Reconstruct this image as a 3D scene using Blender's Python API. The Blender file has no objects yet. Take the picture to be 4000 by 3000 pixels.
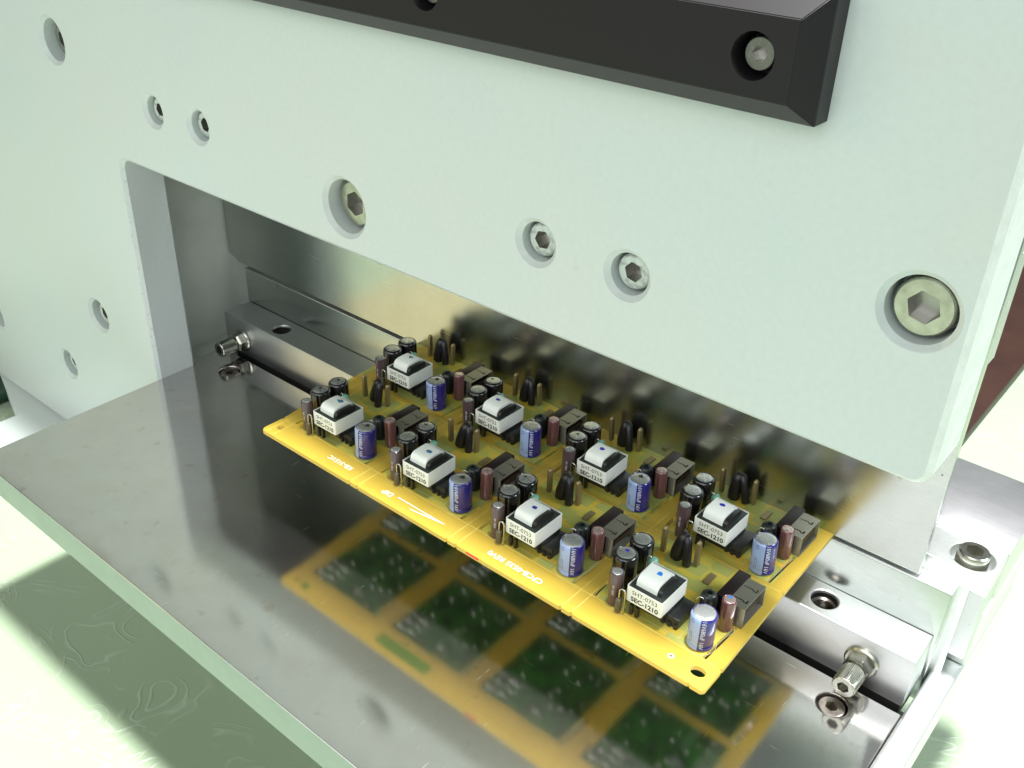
import bpy, bmesh, math, random
from mathutils import Vector, Matrix
random.seed(7)
R = math.radians
sc = bpy.context.scene
col = sc.collection
# units: 1 Blender unit = 1 cm
sc.unit_settings.system = 'METRIC'; sc.unit_settings.scale_length = 0.01

# ---------------------------------------------------------------- camera
cam_d = bpy.data.cameras.new('camera'); cam = bpy.data.objects.new('camera', cam_d); col.objects.link(cam)
yaw, pitch, roll = -0.68027314, -0.53996427, -0.0344179
f = Vector((math.sin(yaw)*math.cos(pitch), math.cos(yaw)*math.cos(pitch), math.sin(pitch)))
r = f.cross(Vector((0, 0, 1))).normalized(); d = f.cross(r)
c_, s_ = math.cos(roll), math.sin(roll)
r2 = r*c_ + d*s_; d2 = r*(-s_) + d*c_
M = Matrix((( r2.x, -d2.x, -f.x, 36.003), (r2.y, -d2.y, -f.y, -19.472), (r2.z, -d2.z, -f.z, 23.052), (0, 0, 0, 1)))
cam.matrix_world = M
cam_d.lens = 36*0.96846171; cam_d.sensor_width = 36
cam_d.clip_start = 0.5; cam_d.clip_end = 2000
sc.camera = cam
sc.render.resolution_x = 1024; sc.render.resolution_y = 768

# ---------------------------------------------------------------- light (indoor: lamps as the photograph shows)
w = bpy.data.worlds.new('World'); sc.world = w; w.use_nodes = True
bg = w.node_tree.nodes['Background']
bg.inputs['Color'].default_value = (0.88, 1.0, 0.94, 1); bg.inputs['Strength'].default_value = 0.25
def area(name, loc, target, sx, sy, power, color):
    l = bpy.data.lights.new(name, 'AREA'); l.shape = 'RECTANGLE'; l.size = sx; l.size_y = sy
    l.energy = power; l.color = color
    o = bpy.data.objects.new(name, l); col.objects.link(o); o.location = loc
    o.rotation_euler = (Vector(target)-Vector(loc)).to_track_quat('-Z', 'Y').to_euler()
    return o
area('ceiling_lamp', (32, 5, 125), (16, -6, 0), 14, 9, 600000, (0.99, 1.0, 0.98))
area('window_light', (45, -130, 80), (16, 0, 6), 190, 120, 178000, (0.93, 0.985, 1.0))
area('warm_lamp', (-85, -105, 62), (8, 0, 3), 70, 80, 34000, (1.0, 0.90, 0.48))
area('side_lamp', (95, 30, 60), (32, 0, 0), 50, 30, 85000, (0.86, 0.93, 1.0))
sc.view_settings.view_transform = 'Standard'; sc.view_settings.look = 'None'
sc.view_settings.exposure = 0.0; sc.view_settings.gamma = 1.0

# ---------------------------------------------------------------- materials
def mat(name, base, rough=0.5, metal=0.0, **k):
    m = bpy.data.materials.new(name); m.use_nodes = True
    b = m.node_tree.nodes['Principled BSDF']
    b.inputs['Base Color'].default_value = (*base, 1); b.inputs['Roughness'].default_value = rough
    b.inputs['Metallic'].default_value = metal
    for kk, v in k.items(): b.inputs[kk.replace('_', ' ')].default_value = v
    return m
def nodes(m): return m.node_tree.nodes, m.node_tree.links, m.node_tree.nodes['Principled BSDF']
def coords(m, scale=(1, 1, 1), rot=(0, 0, 0), kind='Object'):
    n, l, b = nodes(m); t = n.new('ShaderNodeTexCoord'); mp = n.new('ShaderNodeMapping')
    mp.inputs['Scale'].default_value = scale; mp.inputs['Rotation'].default_value = rot
    l.new(t.outputs[kind], mp.inputs['Vector']); return mp.outputs['Vector']
def noise(m, vec, scale, detail=3, rough=0.55, dist=0.0):
    n, l, b = nodes(m); t = n.new('ShaderNodeTexNoise'); l.new(vec, t.inputs['Vector'])
    t.inputs['Scale'].default_value = scale; t.inputs['Detail'].default_value = detail
    t.inputs['Roughness'].default_value = rough; t.inputs['Distortion'].default_value = dist
    return t.outputs['Fac']
def ramp(m, fac, stops):
    n, l, b = nodes(m); rp = n.new('ShaderNodeValToRGB'); e = rp.color_ramp.elements
    while len(e) < len(stops): e.new(0.5)
    for i, (p, c) in enumerate(stops): e[i].position = p; e[i].color = (*c, 1) if len(c) == 3 else c
    l.new(fac, rp.inputs['Fac']); return rp.outputs['Color']
def bump(m, h, strength, dist=0.02, prev=None):
    n, l, b = nodes(m); bp = n.new('ShaderNodeBump'); bp.inputs['Strength'].default_value = strength
    bp.inputs['Distance'].default_value = dist; l.new(h, bp.inputs['Height'])
    if prev: l.new(prev, bp.inputs['Normal'])
    l.new(bp.outputs['Normal'], b.inputs['Normal']); return bp.outputs['Normal']
def mul(m, a, bb, typ='MULTIPLY', fac=1.0):
    n, l, b = nodes(m); x = n.new('ShaderNodeMix'); x.data_type = 'RGBA'; x.blend_type = typ
    x.inputs[0].default_value = fac if not hasattr(fac, 'links') else 1
    if hasattr(fac, 'links'): l.new(fac, x.inputs[0])
    for s, v in ((x.inputs[6], a), (x.inputs[7], bb)):
        if hasattr(v, 'links'): l.new(v, s)
        else: s.default_value = (*v, 1)
    return x.outputs[2]
def setc(m, sock, name='Base Color'): nodes(m)[1].new(sock, nodes(m)[2].inputs[name])
def math1(m, op, a, bv=0.0, cv=None):
    n, l, b = nodes(m); x = n.new('ShaderNodeMath'); x.operation = op
    for i, v in enumerate((a, bv, cv)):
        if v is None: continue
        if hasattr(v, 'links'): l.new(v, x.inputs[i])
        else: x.inputs[i].default_value = v
    return x.outputs[0]

# pale green machine paint
paint = mat('pale_green_paint', (0.57, 0.66, 0.595), 0.38, 0, Specular_IOR_Level=0.35)
v = coords(paint); n1 = noise(paint, v, 0.12, 4); n2 = noise(paint, v, 6.0, 3)
setc(paint, mul(paint, ramp(paint, n1, [(0.3, (0.565, 0.60, 0.585)), (0.7, (0.54, 0.605, 0.605))]), ramp(paint, n2, [(0.3, (0.96, 0.96, 0.96)), (0.7, (1, 1, 1))])))
bump(paint, noise(paint, v, 9.0, 2), 0.12, 0.03)
# chips, scuffs and specks on the paint
def wear(m, src, scale, lo, col_):
    vv = coords(m); a = noise(m, vv, scale, 6, 0.8)
    k = ramp(m, a, [(lo, (1, 1, 1)), (lo+0.03, (0, 0, 0))])
    return mul(m, src, col_, 'MIX', k)
_l = nodes(paint)[2].inputs['Base Color'].links[0].from_socket
setc(paint, wear(paint, wear(paint, _l, 2.3, 0.255, (0.36, 0.38, 0.34)), 0.35, 0.30, (0.50, 0.52, 0.46)))
n, l, b = nodes(paint); tcp = n.new('ShaderNodeTexCoord'); sp_ = n.new('ShaderNodeSeparateXYZ'); l.new(tcp.outputs['Object'], sp_.inputs[0])
edge_m = math1(paint, 'MULTIPLY', math1(paint, 'GREATER_THAN', sp_.outputs['X'], -0.22), math1(paint, 'LESS_THAN', sp_.outputs['X'], 0.10))
edge_m = math1(paint, 'MULTIPLY', edge_m, math1(paint, 'MULTIPLY', math1(paint, 'LESS_THAN', sp_.outputs['Y'], 0.16), math1(paint, 'LESS_THAN', sp_.outputs['Z'], 10.0)))
chip = ramp(paint, noise(paint, tcp.outputs['Object'], 3.4, 6, 0.8), [(0.58, (0, 0, 0)), (0.61, (1, 1, 1))])
setc(paint, mul(paint, b.inputs['Base Color'].links[0].from_socket, (0.33, 0.36, 0.33), 'MIX', math1(paint, 'MULTIPLY', chip, edge_m)))
paint_worn = mat('overpainted_screw', (0.44, 0.48, 0.46), 0.35)
vv = coords(paint_worn); setc(paint_worn, ramp(paint_worn, noise(paint_worn, vv, 5.0, 5), [(0.38, (0.30, 0.32, 0.30)), (0.52, (0.48, 0.53, 0.50))]))
# rough cast/hammered paint on cut faces
paint_rough = mat('rough_edge_paint', (0.60, 0.68, 0.63), 0.4, 0)
v = coords(paint_rough, (1, 1, 1)); setc(paint_rough, ramp(paint_rough, noise(paint_rough, v, 1.5, 5), [(0.3, (0.56, 0.60, 0.565)), (0.7, (0.66, 0.68, 0.66))]))
bump(paint_rough, noise(paint_rough, v, 5.0, 4), 0.6, 0.06)
paint_in = mat('inner_wall_paint', (0.40, 0.44, 0.40), 0.5, 0)
v = coords(paint_in); setc(paint_in, ramp(paint_in, noise(paint_in, v, 0.6, 4), [(0.3, (0.52, 0.55, 0.50)), (0.7, (0.60, 0.64, 0.59))]))
bump(paint_in, noise(paint_in, v, 8, 2), 0.1, 0.03)

def steel(name, tint, rough, streak=(0.6, 14, 14), sstr=0.05, stain=True, dull=0.12, haze=0.0):
    m = mat(name, tint, rough, 1.0)
    v = coords(m); vs = coords(m, streak)
    a = noise(m, v, 0.45, 5, 0.6); fine = noise(m, vs, 3.0, 3)
    c1 = ramp(m, a, [(0.25, tuple(x*(1-dull) for x in tint)), (0.75, tint)])
    if stain:
        sp = noise(m, v, 1.7, 6, 0.75); c1 = mul(m, c1, ramp(m, sp, [(0.26, (0.62, 0.60, 0.55)), (0.36, (1, 1, 1))]))
    setc(m, mul(m, c1, ramp(m, fine, [(0.3, (0.93, 0.93, 0.93)), (0.7, (1, 1, 1))])))
    rr = math1(m, 'MULTIPLY_ADD', noise(m, v, 0.8, 4), 0.06, rough-0.03)
    setc(m, math1(m, 'MULTIPLY_ADD', fine, 0.03, rr), 'Roughness')
    bump(m, fine, sstr, 0.01)
    if haze:
        n, l, b = nodes(m); b2 = n.new('ShaderNodeBsdfAnisotropic') if False else n.new('ShaderNodeBsdfGlossy')
        b2.inputs['Color'].default_value = (*tint, 1); b2.inputs['Roughness'].default_value = 0.45
        mx = n.new('ShaderNodeMixShader'); mx.inputs[0].default_value = haze
        out = n['Material Output']; l.new(b.outputs[0], mx.inputs[1]); l.new(b2.outputs[0], mx.inputs[2]); l.new(mx.outputs[0], out.inputs['Surface'])
    return m
base_steel = steel('polished_base_steel', (0.70, 0.67, 0.66), 0.08, (9, 0.8, 9), 0.06, haze=0.04)
def scratch(m, sc_, rot, thr, rough_add, colr, soft=0.02):
    n, l, b = nodes(m); vv = coords(m, sc_, rot); a = noise(m, vv, 1.0, 2, 0.5)
    k = ramp(m, a, [(thr, (0, 0, 0)), (thr+soft, (1, 1, 1))])
    src = b.inputs['Base Color'].links[0].from_socket; setc(m, mul(m, src, colr, 'MIX', math1(m, 'MULTIPLY', k, 0.6)))
    rs = b.inputs['Roughness'].links[0].from_socket; setc(m, math1(m, 'MULTIPLY_ADD', k, rough_add, rs), 'Roughness')
scratch(base_steel, (0.5, 26, 1), (0, 0, 0.5), 0.745, 0.25, (0.85, 0.85, 0.83))
scratch(base_steel, (22, 0.7, 1), (0, 0, 0.25), 0.74, 0.25, (0.85, 0.85, 0.83))
scratch(base_steel, (0.42, 0.42, 1), (0, 0, 0), 0.56, 0.05, (0.58, 0.54, 0.49), 0.22)
scratch(base_steel, (1.3, 1.3, 1), (0, 0, 0), 0.66, 0.08, (0.50, 0.42, 0.34), 0.10)
blade_steel = steel('blade_steel', (0.53, 0.56, 0.53), 0.22, (0.8, 8, 9), 0.05)
scratch(blade_steel, (3.2, 3.2, 3.2), (0, 0, 0), 0.745, 0.2, (0.06, 0.06, 0.05))
scratch(blade_steel, (0.5, 30, 18), (0, 0, 0), 0.74, 0.1, (0.8, 0.8, 0.76))
bar_steel = steel('ground_bar_steel', (0.64, 0.65, 0.65), 0.38, (0.7, 9, 9), 0.05)
alu = steel('brushed_aluminium', (0.74, 0.72, 0.74), 0.36, (0.35, 12, 12), 0.25, False)
alu_bright = steel('bright_aluminium', (0.86, 0.88, 0.87), 0.40, (3, 3, 3), 0.05, False)
screw_m = mat('nickel_screw', (0.58, 0.56, 0.48), 0.24, 1.0)
v = coords(screw_m); setc(screw_m, ramp(screw_m, noise(screw_m, v, 3.0, 4), [(0.3, (0.36, 0.355, 0.30)), (0.7, (0.55, 0.54, 0.48))]))
screw_dark = mat('worn_dark_screw', (0.30, 0.26, 0.22), 0.35, 1.0)
v = coords(screw_dark); setc(screw_dark, ramp(screw_dark, noise(screw_dark, v, 4.0, 4), [(0.3, (0.20, 0.17, 0.14)), (0.7, (0.42, 0.38, 0.34))]))
socket_m = mat('socket_recess', (0.40, 0.39, 0.36), 0.30, 0.9)
thread_m = mat('dark_thread', (0.10, 0.09, 0.08), 0.3, 0.9)  # thread metal darker than the screws
hole_shade = mat('recess_shade_colour', (0.02, 0.02, 0.018), 0.7)  # near-black colour stands in for shade down in holes and gaps
black_an = mat('black_anodised', (0.012, 0.010, 0.012), 0.42, 0, Specular_IOR_Level=0.35)
v = coords(black_an); bump(black_an, noise(black_an, v, 30, 2), 0.15, 0.01)

# circuit board: yellow laminate, copper shows olive through it
pcb = mat('yellow_laminate', (0.62, 0.40, 0.03), 0.30, 0, Specular_IOR_Level=0.4)
n, l, b = nodes(pcb)
tc = n.new('ShaderNodeTexCoord'); sep = n.new('ShaderNodeSeparateXYZ'); l.new(tc.outputs['Object'], sep.inputs[0])
def band(m, x, lo, hi, soft=0.02):
    a = math1(m, 'SMOOTH_MIN', math1(m, 'SUBTRACT', x, lo), math1(m, 'SUBTRACT', hi, x), 0.001)
    n, l, b = nodes(m); mr = n.new('ShaderNodeMapRange'); mr.inputs['From Min'].default_value = 0; mr.inputs['From Max'].default_value = soft
    l.new(a, mr.inputs['Value']); return mr.outputs[0]
xm = math1(pcb, 'FLOORED_MODULO', math1(pcb, 'SUBTRACT', sep.outputs['X'], 24.72-4.345*6), 4.345)
inx = band(pcb, xm, 0.0, 3.60)
iny = math1(pcb, 'MAXIMUM', band(pcb, sep.outputs['Y'], -1.52, 2.12), band(pcb, sep.outputs['Y'], 2.28, 6.1))
inside = math1(pcb, 'MULTIPLY', inx, iny)
v = tc.outputs['Object']
blot = noise(pcb, v, 1.1, 3, 0.5, 0.3)
trace = n.new('ShaderNodeTexVoronoi'); trace.distance = 'CHEBYCHEV'; trace.inputs['Scale'].default_value = 1.5; l.new(v, trace.inputs['Vector'])
tmask = ramp(pcb, trace.outputs['Distance'], [(0.40, (1, 1, 1)), (0.44, (0, 0, 0))])
olive = ramp(pcb, blot, [(0.34, (0.44, 0.42, 0.08)), (0.50, (0.58, 0.45, 0.06)), (0.64, (0.68, 0.43, 0.045))])
olive2 = mul(pcb, olive, (0.34, 0.36, 0.07), 'MIX', 0.0)
x = n.new('ShaderNodeMix'); x.data_type = 'RGBA'; l.new(tmask, x.inputs[0]); l.new(olive, x.inputs[6]); x.inputs[7].default_value = (0.38, 0.39, 0.10, 1)
rail = ramp(pcb, noise(pcb, v, 0.5, 3), [(0.3, (0.56, 0.39, 0.055)), (0.7, (0.61, 0.44, 0.07))])
x2 = n.new('ShaderNodeMix'); x2.data_type = 'RGBA'; l.new(inside, x2.inputs[0]); l.new(rail, x2.inputs[6]); l.new(x.outputs[2], x2.inputs[7])
l.new(x2.outputs[2], b.inputs['Base Color'])
bump(pcb, noise(pcb, v, 14, 2), 0.05, 0.01)
tr = n.new('ShaderNodeBsdfTranslucent'); tr.inputs['Color'].default_value = (0.88, 0.78, 0.34, 1); mx = n.new('ShaderNodeMixShader'); l.new(math1(pcb, 'MULTIPLY_ADD', inside, -0.34, 0.38), mx.inputs[0])
l.new(b.outputs[0], mx.inputs[1]); l.new(tr.outputs[0], mx.inputs[2]); l.new(mx.outputs[0], n['Material Output'].inputs['Surface'])
pcb_bottom = mat('green_solder_mask', (0.02, 0.09, 0.02), 0.25, 0)
v = coords(pcb_bottom); setc(pcb_bottom, ramp(pcb_bottom, noise(pcb_bottom, v, 1.6, 4, 0.6), [(0.30, (0.012, 0.035, 0.018)), (0.52, (0.03, 0.11, 0.025)), (0.66, (0.035, 0.16, 0.03)), (0.78, (0.12, 0.11, 0.03))]))
solder = mat('solder_tin', (0.75, 0.75, 0.72), 0.22, 1.0)
green_ink = mat('green_block_print', (0.16, 0.34, 0.03), 0.4)
silk = mat('white_silkscreen', (0.90, 0.90, 0.86), 0.6)
silk_dim = mat('thin_silkscreen', (0.62, 0.56, 0.28), 0.6)
silk_thin = mat('faint_score_line', (0.80, 0.64, 0.16), 0.5)
slot_edge = mat('milled_edge', (0.16, 0.09, 0.02), 0.7)

tape = mat('white_tape', (0.84, 0.86, 0.82), 0.42); v = coords(tape); bump(tape, noise(tape, v, 5, 3), 0.12, 0.02)
tape_side = mat('white_band', (0.80, 0.81, 0.76), 0.5); v = coords(tape_side); bump(tape_side, noise(tape_side, v, 7, 3), 0.15, 0.02)
ferrite = mat('ferrite_black', (0.020, 0.026, 0.022), 0.42)
v = coords(ferrite); bump(ferrite, noise(ferrite, v, 20, 3), 0.25, 0.01)
bobbin = mat('bobbin_plastic', (0.018, 0.018, 0.017), 0.28)
ink_black = mat('black_ink', (0.03, 0.03, 0.03), 0.7)
ink_faded = mat('faded_black_ink', (0.30, 0.30, 0.29), 0.7)
ink_blue = mat('blue_marker_ink', (0.03, 0.015, 0.42), 0.5)
ink_cyan = mat('bright_blue_marker_ink', (0.01, 0.22, 0.80), 0.5)
ink_teal = mat('smudged_teal_ink', (0.05, 0.20, 0.36), 0.5)
blue_sleeve = mat('blue_sleeve', (0.024, 0.020, 0.16), 0.16, 0, Coat_Weight=0.4)
stripe_m = mat('pale_blue_stripe', (0.29, 0.38, 0.64), 0.2, 0, Coat_Weight=0.3)
white_print = mat('pale_print', (0.62, 0.66, 0.80), 0.4)
black_sleeve = mat('black_sleeve', (0.010, 0.009, 0.010), 0.12, 0, Coat_Weight=0.5)
brown_sleeve = mat('brown_sleeve', (0.075, 0.045, 0.055), 0.15, 0, Coat_Weight=0.5)
pink_sleeve = mat('rose_brown_sleeve', (0.15, 0.062, 0.066), 0.14, 0.15, Coat_Weight=0.6)
can = mat('can_aluminium', (0.70, 0.71, 0.70), 0.34, 0.85)
can_pink = mat('rose_can_aluminium', (0.66, 0.46, 0.44), 0.3, 0.7)
can_line = mat('vent_groove', (0.93, 0.95, 0.93), 0.2, 0.8)
shrink = mat('heat_shrink', (0.012, 0.010, 0.011), 0.38)
v = coords(shrink); bump(shrink, noise(shrink, v, 12, 3), 0.4, 0.02)
wire = mat('tinned_wire', (0.50, 0.50, 0.46), 0.22, 1.0)
pin_m = mat('dull_tinned_pin', (0.27, 0.21, 0.10), 0.35, 0.5)
usb_shell = mat('connector_shell', (0.27, 0.26, 0.21), 0.34, 0.6)
v = coords(usb_shell); bump(usb_shell, noise(usb_shell, v, 6, 3), 0.08, 0.02)
usb_black = mat('connector_plastic', (0.015, 0.008, 0.009), 0.4, 0, Specular_IOR_Level=0.35)
green_cer = mat('green_ceramic', (0.16, 0.38, 0.27), 0.22)
ind_m = mat('inductor_sleeve', (0.015, 0.020, 0.018), 0.3)
res_body = mat('resistor_body', (0.10, 0.085, 0.055), 0.4)
# cloth
cloth_m = mat('satin_cloth', (0.80, 0.84, 0.78), 0.42, 0, Sheen_Weight=0.3)
n, l, b = nodes(cloth_m)
v = coords(cloth_m)
wv = n.new('ShaderNodeTexNoise'); wv.inputs['Scale'].default_value = 0.16; wv.inputs['Detail'].default_value = 2; wv.inputs['Distortion'].default_value = 2.2
l.new(v, wv.inputs['Vector'])
lines = math1(cloth_m, 'ABSOLUTE', math1(cloth_m, 'SINE', math1(cloth_m, 'MULTIPLY', wv.outputs['Fac'], 46.0)))
thin = ramp(cloth_m, lines, [(0.0, (1, 1, 1)), (0.55, (0, 0, 0))])
wob = ramp(cloth_m, noise(cloth_m, v, 0.35, 2), [(0.46, (0, 0, 0)), (0.56, (1, 1, 1))])
pat = mul(cloth_m, thin, wob)
setc(cloth_m, mul(cloth_m, (0.275, 0.345, 0.235), (0.36, 0.42, 0.32), 'MIX', pat))
tw = n.new('ShaderNodeTexWave'); tw.inputs['Scale'].default_value = 7.0; l.new(coords(cloth_m, (1, 1, 1), (0, 0, 0.6)), tw.inputs['Vector'])
b1 = bump(cloth_m, tw.outputs['Fac'], 0.10, 0.02); bump(cloth_m, pat, 0.5, 0.06, b1)
brown_m = mat('brown_board', (0.14, 0.055, 0.035), 0.4)
v = coords(brown_m); setc(brown_m, ramp(brown_m, noise(brown_m, v, 0.3, 4), [(0.3, (0.022, 0.008, 0.006)), (0.7, (0.034, 0.014, 0.009))]))
edge_green = mat('worn_reflected_green', (0.33, 0.44, 0.35), 0.4)  # steel edge: green reflected from the cloth put into colour, plus wear
v = coords(edge_green); setc(edge_green, ramp(edge_green, noise(edge_green, v, 0.9, 6, 0.7), [(0.28, (0.22, 0.26, 0.20)), (0.36, (0.27, 0.34, 0.28)), (0.7, (0.31, 0.39, 0.33))]))
green_dark = mat('dark_green_case', (0.01, 0.05, 0.025), 0.35)

# ---------------------------------------------------------------- mesh helpers
def link(o, parent=None):
    col.objects.link(o)
    if parent is not None: o.parent = parent
    return o
def tag(o, label=None, cat=None, group=None, kind=None):
    for k, val in (('label', label), ('category', cat), ('group', group), ('kind', kind)):
        if val: o[k] = val
    return o
def fin(name, bm, mats, parent=None, loc=(0, 0, 0), rot=None, smooth=None):
    bmesh.ops.recalc_face_normals(bm, faces=bm.faces)
    me = bpy.data.meshes.new(name); bm.to_mesh(me); bm.free()
    for m in (mats if isinstance(mats, (list, tuple)) else [mats]): me.materials.append(m)
    if smooth is not None:
        me.shade_smooth(); 
        try: me.set_sharp_from_angle(angle=R(smooth))
        except Exception: pass
    o = bpy.data.objects.new(name, me); o.location = loc
    if rot: o.rotation_euler = rot
    return link(o, parent)
def box(bm, x0, x1, y0, y1, z0, z1, bev=0.0, seg=2, mi=0):
    vs = bmesh.ops.create_cube(bm, size=1)['verts']
    for q in vs: q.co = Vector(((x0+x1)/2+q.co.x*(x1-x0), (y0+y1)/2+q.co.y*(y1-y0), (z0+z1)/2+q.co.z*(z1-z0)))
    fs = set(f_ for q in vs for f_ in q.link_faces)
    for f_ in fs: f_.material_index = mi
    if bev:
        es = set(e for q in vs for e in q.link_edges)
        bmesh.ops.bevel(bm, geom=list(es), offset=bev, segments=seg, affect='EDGES', profile=0.5)
def mkbox(name, dims, m, parent=None, bev=0.0, seg=2, loc=(0, 0, 0)):
    bm = bmesh.new(); box(bm, *dims, bev=bev, seg=seg); return fin(name, bm, m, parent, loc, smooth=30 if bev else None)
def lathe(bm, prof, seg=32, mat_fn=None, cx=0, cy=0):
    rings = []
    for (rr, z) in prof:
        if rr < 1e-6: rings.append([bm.verts.new((cx, cy, z))])
        else: rings.append([bm.verts.new((cx+rr*math.cos(2*math.pi*i/seg), cy+rr*math.sin(2*math.pi*i/seg), z)) for i in range(seg)])
    for j in range(len(rings)-1):
        a, bb = rings[j], rings[j+1]
        for i in range(seg):
            k = (i+1) % seg
            if len(a) == 1 and len(bb) == 1: continue
            if len(a) == 1: fc = bm.faces.new((a[0], bb[i], bb[k]))
            elif len(bb) == 1: fc = bm.faces.new((a[i], a[k], bb[0]))
            else: fc = bm.faces.new((a[i], a[k], bb[k], bb[i]))
            if mat_fn: fc.material_index = mat_fn(j, (i+0.5)/seg*360)
def tube(bm, pts, rad, seg=8, cap=True):
    pts = [Vector(p) for p in pts]; rings = []
    up = Vector((0, 0, 1))
    prev = None
    for i, p in enumerate(pts):
        t = (pts[min(i+1, len(pts)-1)]-pts[max(i-1, 0)]).normalized()
        if prev is None:
            a = t.cross(up if abs(t.z) < 0.9 else Vector((1, 0, 0))).normalized()
        else:
            a = (prev - t*prev.dot(t)).normalized()
        prev = a; bb = t.cross(a)
        rr = rad[i] if isinstance(rad, (list, tuple)) else rad
        rings.append([bm.verts.new(p+a*rr*math.cos(2*math.pi*k/seg)+bb*rr*math.sin(2*math.pi*k/seg)) for k in range(seg)])
    for j in range(len(rings)-1):
        for k in range(seg):
            bm.faces.new((rings[j][k], rings[j][(k+1) % seg], rings[j+1][(k+1) % seg], rings[j+1][k]))
    if cap: bm.faces.new(rings[0][::-1]); bm.faces.new(rings[-1])
def circle_pts(cx, cy, rr, n=40, ex=1.0):
    return [(cx+rr*ex*math.cos(2*math.pi*i/n), cy+rr*math.sin(2*math.pi*i/n)) for i in range(n)]
def slab(name, outlines, thick, mats, matrix, parent=None, bevel=0.0, bres=2):
    """2D outline with holes, extruded; matrix maps local xy (outline) + z (thickness 0..thick)"""
    cu = bpy.data.curves.new(name, 'CURVE'); cu.dimensions = '2D'; cu.fill_mode = 'BOTH'
    cu.extrude = thick/2-bevel; cu.bevel_depth = bevel; cu.bevel_resolution = bres; cu.offset = -bevel
    for pts in outlines:
        s = cu.splines.new('POLY'); s.points.add(len(pts)-1)
        for i, p in enumerate(pts): s.points[i].co = (p[0], p[1], 0, 1)
        s.use_cyclic_u = True
    o = bpy.data.objects.new('tmp', cu); col.objects.link(o)
    dg = bpy.context.evaluated_depsgraph_get(); me = bpy.data.meshes.new_from_object(o.evaluated_get(dg))
    bpy.data.objects.remove(o); bpy.data.curves.remove(cu)
    me.transform(Matrix.Translation((0, 0, thick/2))); me.transform(matrix)
    me.materials.clear()
    for m in (mats if isinstance(mats, (list, tuple)) else [mats]): me.materials.append(m)
    me.name = name
    me.shade_smooth()
    try: me.set_sharp_from_angle(angle=R(35))
    except Exception: pass
    o = bpy.data.objects.new(name, me); return link(o, parent)
XZ = Matrix(((1, 0, 0, 0), (0, 0, 1, 0), (0, 1, 0, 0), (0, 0, 0, 1)))      # outline x,z ; thickness along +Y
def text_mesh(body, size, bold=0.0, space=1.0):
    cu = bpy.data.curves.new('t', 'FONT'); cu.body = body; cu.size = size; cu.align_x = 'CENTER'; cu.align_y = 'CENTER'
    cu.offset = bold; cu.space_character = space; cu.resolution_u = 3
    o = bpy.data.objects.new('tmp', cu); col.objects.link(o)
    dg = bpy.context.evaluated_depsgraph_get(); me = bpy.data.meshes.new_from_object(o.evaluated_get(dg))
    bpy.data.objects.remove(o); bpy.data.curves.remove(cu); me.materials.clear(); return me
def text_obj(name, body, size, matrix, m, parent, bold=0.0, sx=1.0, space=1.0):
    me = text_mesh(body, size, bold, space); me.transform(Matrix.Diagonal((sx, 1, 1, 1))); me.transform(matrix); me.materials.append(m)
    return link(bpy.data.objects.new(name, me), parent)
def empty(name, loc=(0, 0, 0)):
    o = bpy.data.objects.new(name, None); o.empty_display_size = 1; o.location = loc; return link(o)
def copy_tree(o, parent, dl=(0, 0, 0)):
    c = o.copy(); col.objects.link(c); c.parent = parent; c.location = Vector(o.location)+Vector(dl)
    for ch in list(o.children): copy_tree(ch, c)
    return c

def hexhead(bm, rad, h, hexr, depth, knurl=False, cham=0.06, rot=0.3, n=60):
    """socket screw head: base at z=0, top at z=h, hexagonal socket"""
    def circ(rr, z, kn=False):
        out = []
        for i in range(n):
            q = rr*(1.0-(0.035 if (kn and i % 2) else 0.0)); a = 2*math.pi*i/n
            out.append(bm.verts.new((q*math.cos(a), q*math.sin(a), z)))
        return out
    def hexa(rr, z):
        out = []
        for i in range(n):
            a = 2*math.pi*i/n; aa = ((a-rot+math.pi/6) % (math.pi/3))-math.pi/6
            q = rr*math.cos(math.pi/6)/math.cos(aa); out.append(bm.verts.new((q*math.cos(a), q*math.sin(a), z)))
        return out
    rings = [circ(rad, 0, knurl), circ(rad, h-cham*1.6, knurl), circ(rad-cham*0.35, h-cham*0.5), circ(rad-cham, h), circ(hexr*1.25, h), hexa(hexr, h), hexa(hexr, h-depth)]
    for a, bb in zip(rings, rings[1:]):
        for i in range(n):
            fc = bm.faces.new((a[i], a[(i+1) % n], bb[(i+1) % n], bb[i]))
            if bb is rings[-1]: fc.material_index = 1
    bm.faces.new(rings[0][::-1])
    cv = bm.verts.new((0, 0, h-depth-0.01)); L = rings[-1]
    for i in range(n): bm.faces.new((L[i], L[(i+1) % n], cv)).material_index = 1

# ================================================================= SURFACE, BACKGROUND
bm = bmesh.new()
NX, NY = 90, 90
grid = [[bm.verts.new((-70+170*i/NX, -70+230*j/NY, -8.0-0.06*math.sin(i*0.9+j*0.31)*math.sin(j*0.7))) for j in range(NY+1)] for i in range(NX+1)]
for i in range(NX):
    for j in range(NY): bm.faces.new((grid[i][j], grid[i+1][j], grid[i+1][j+1], grid[i][j+1]))
cloth = fin('tablecloth', bm, cloth_m, smooth=180)
tag(cloth, 'white satin tablecloth with swirling woven pattern under the machine', 'tablecloth')
tb = mkbox('table', (-70, 100, -70, 160, -13.0, -8.2), brown_m); tag(tb, kind='structure')
bb_ = mkbox('brown_board', (-30, 26.5, 22, 150, -7.9, -7.2), brown_m, bev=0.1)
tag(bb_, 'reddish brown flat board on the cloth behind the machine', 'board')
gb = mkbox('dark_green_case', (-30, -16.5, -9, 0.5, -7.9, -7.3), green_dark, bev=0.15)
tag(gb, 'dark green case at the left end of the machine foot', 'case')

# ================================================================= MACHINE
mc = empty('board_cutting_machine', (16, 0, -8))
tag(mc, 'pale green steel board cutting machine with long blades behind a wide opening', 'cutting machine')
mc.location = (0, 0, 0)
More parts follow.
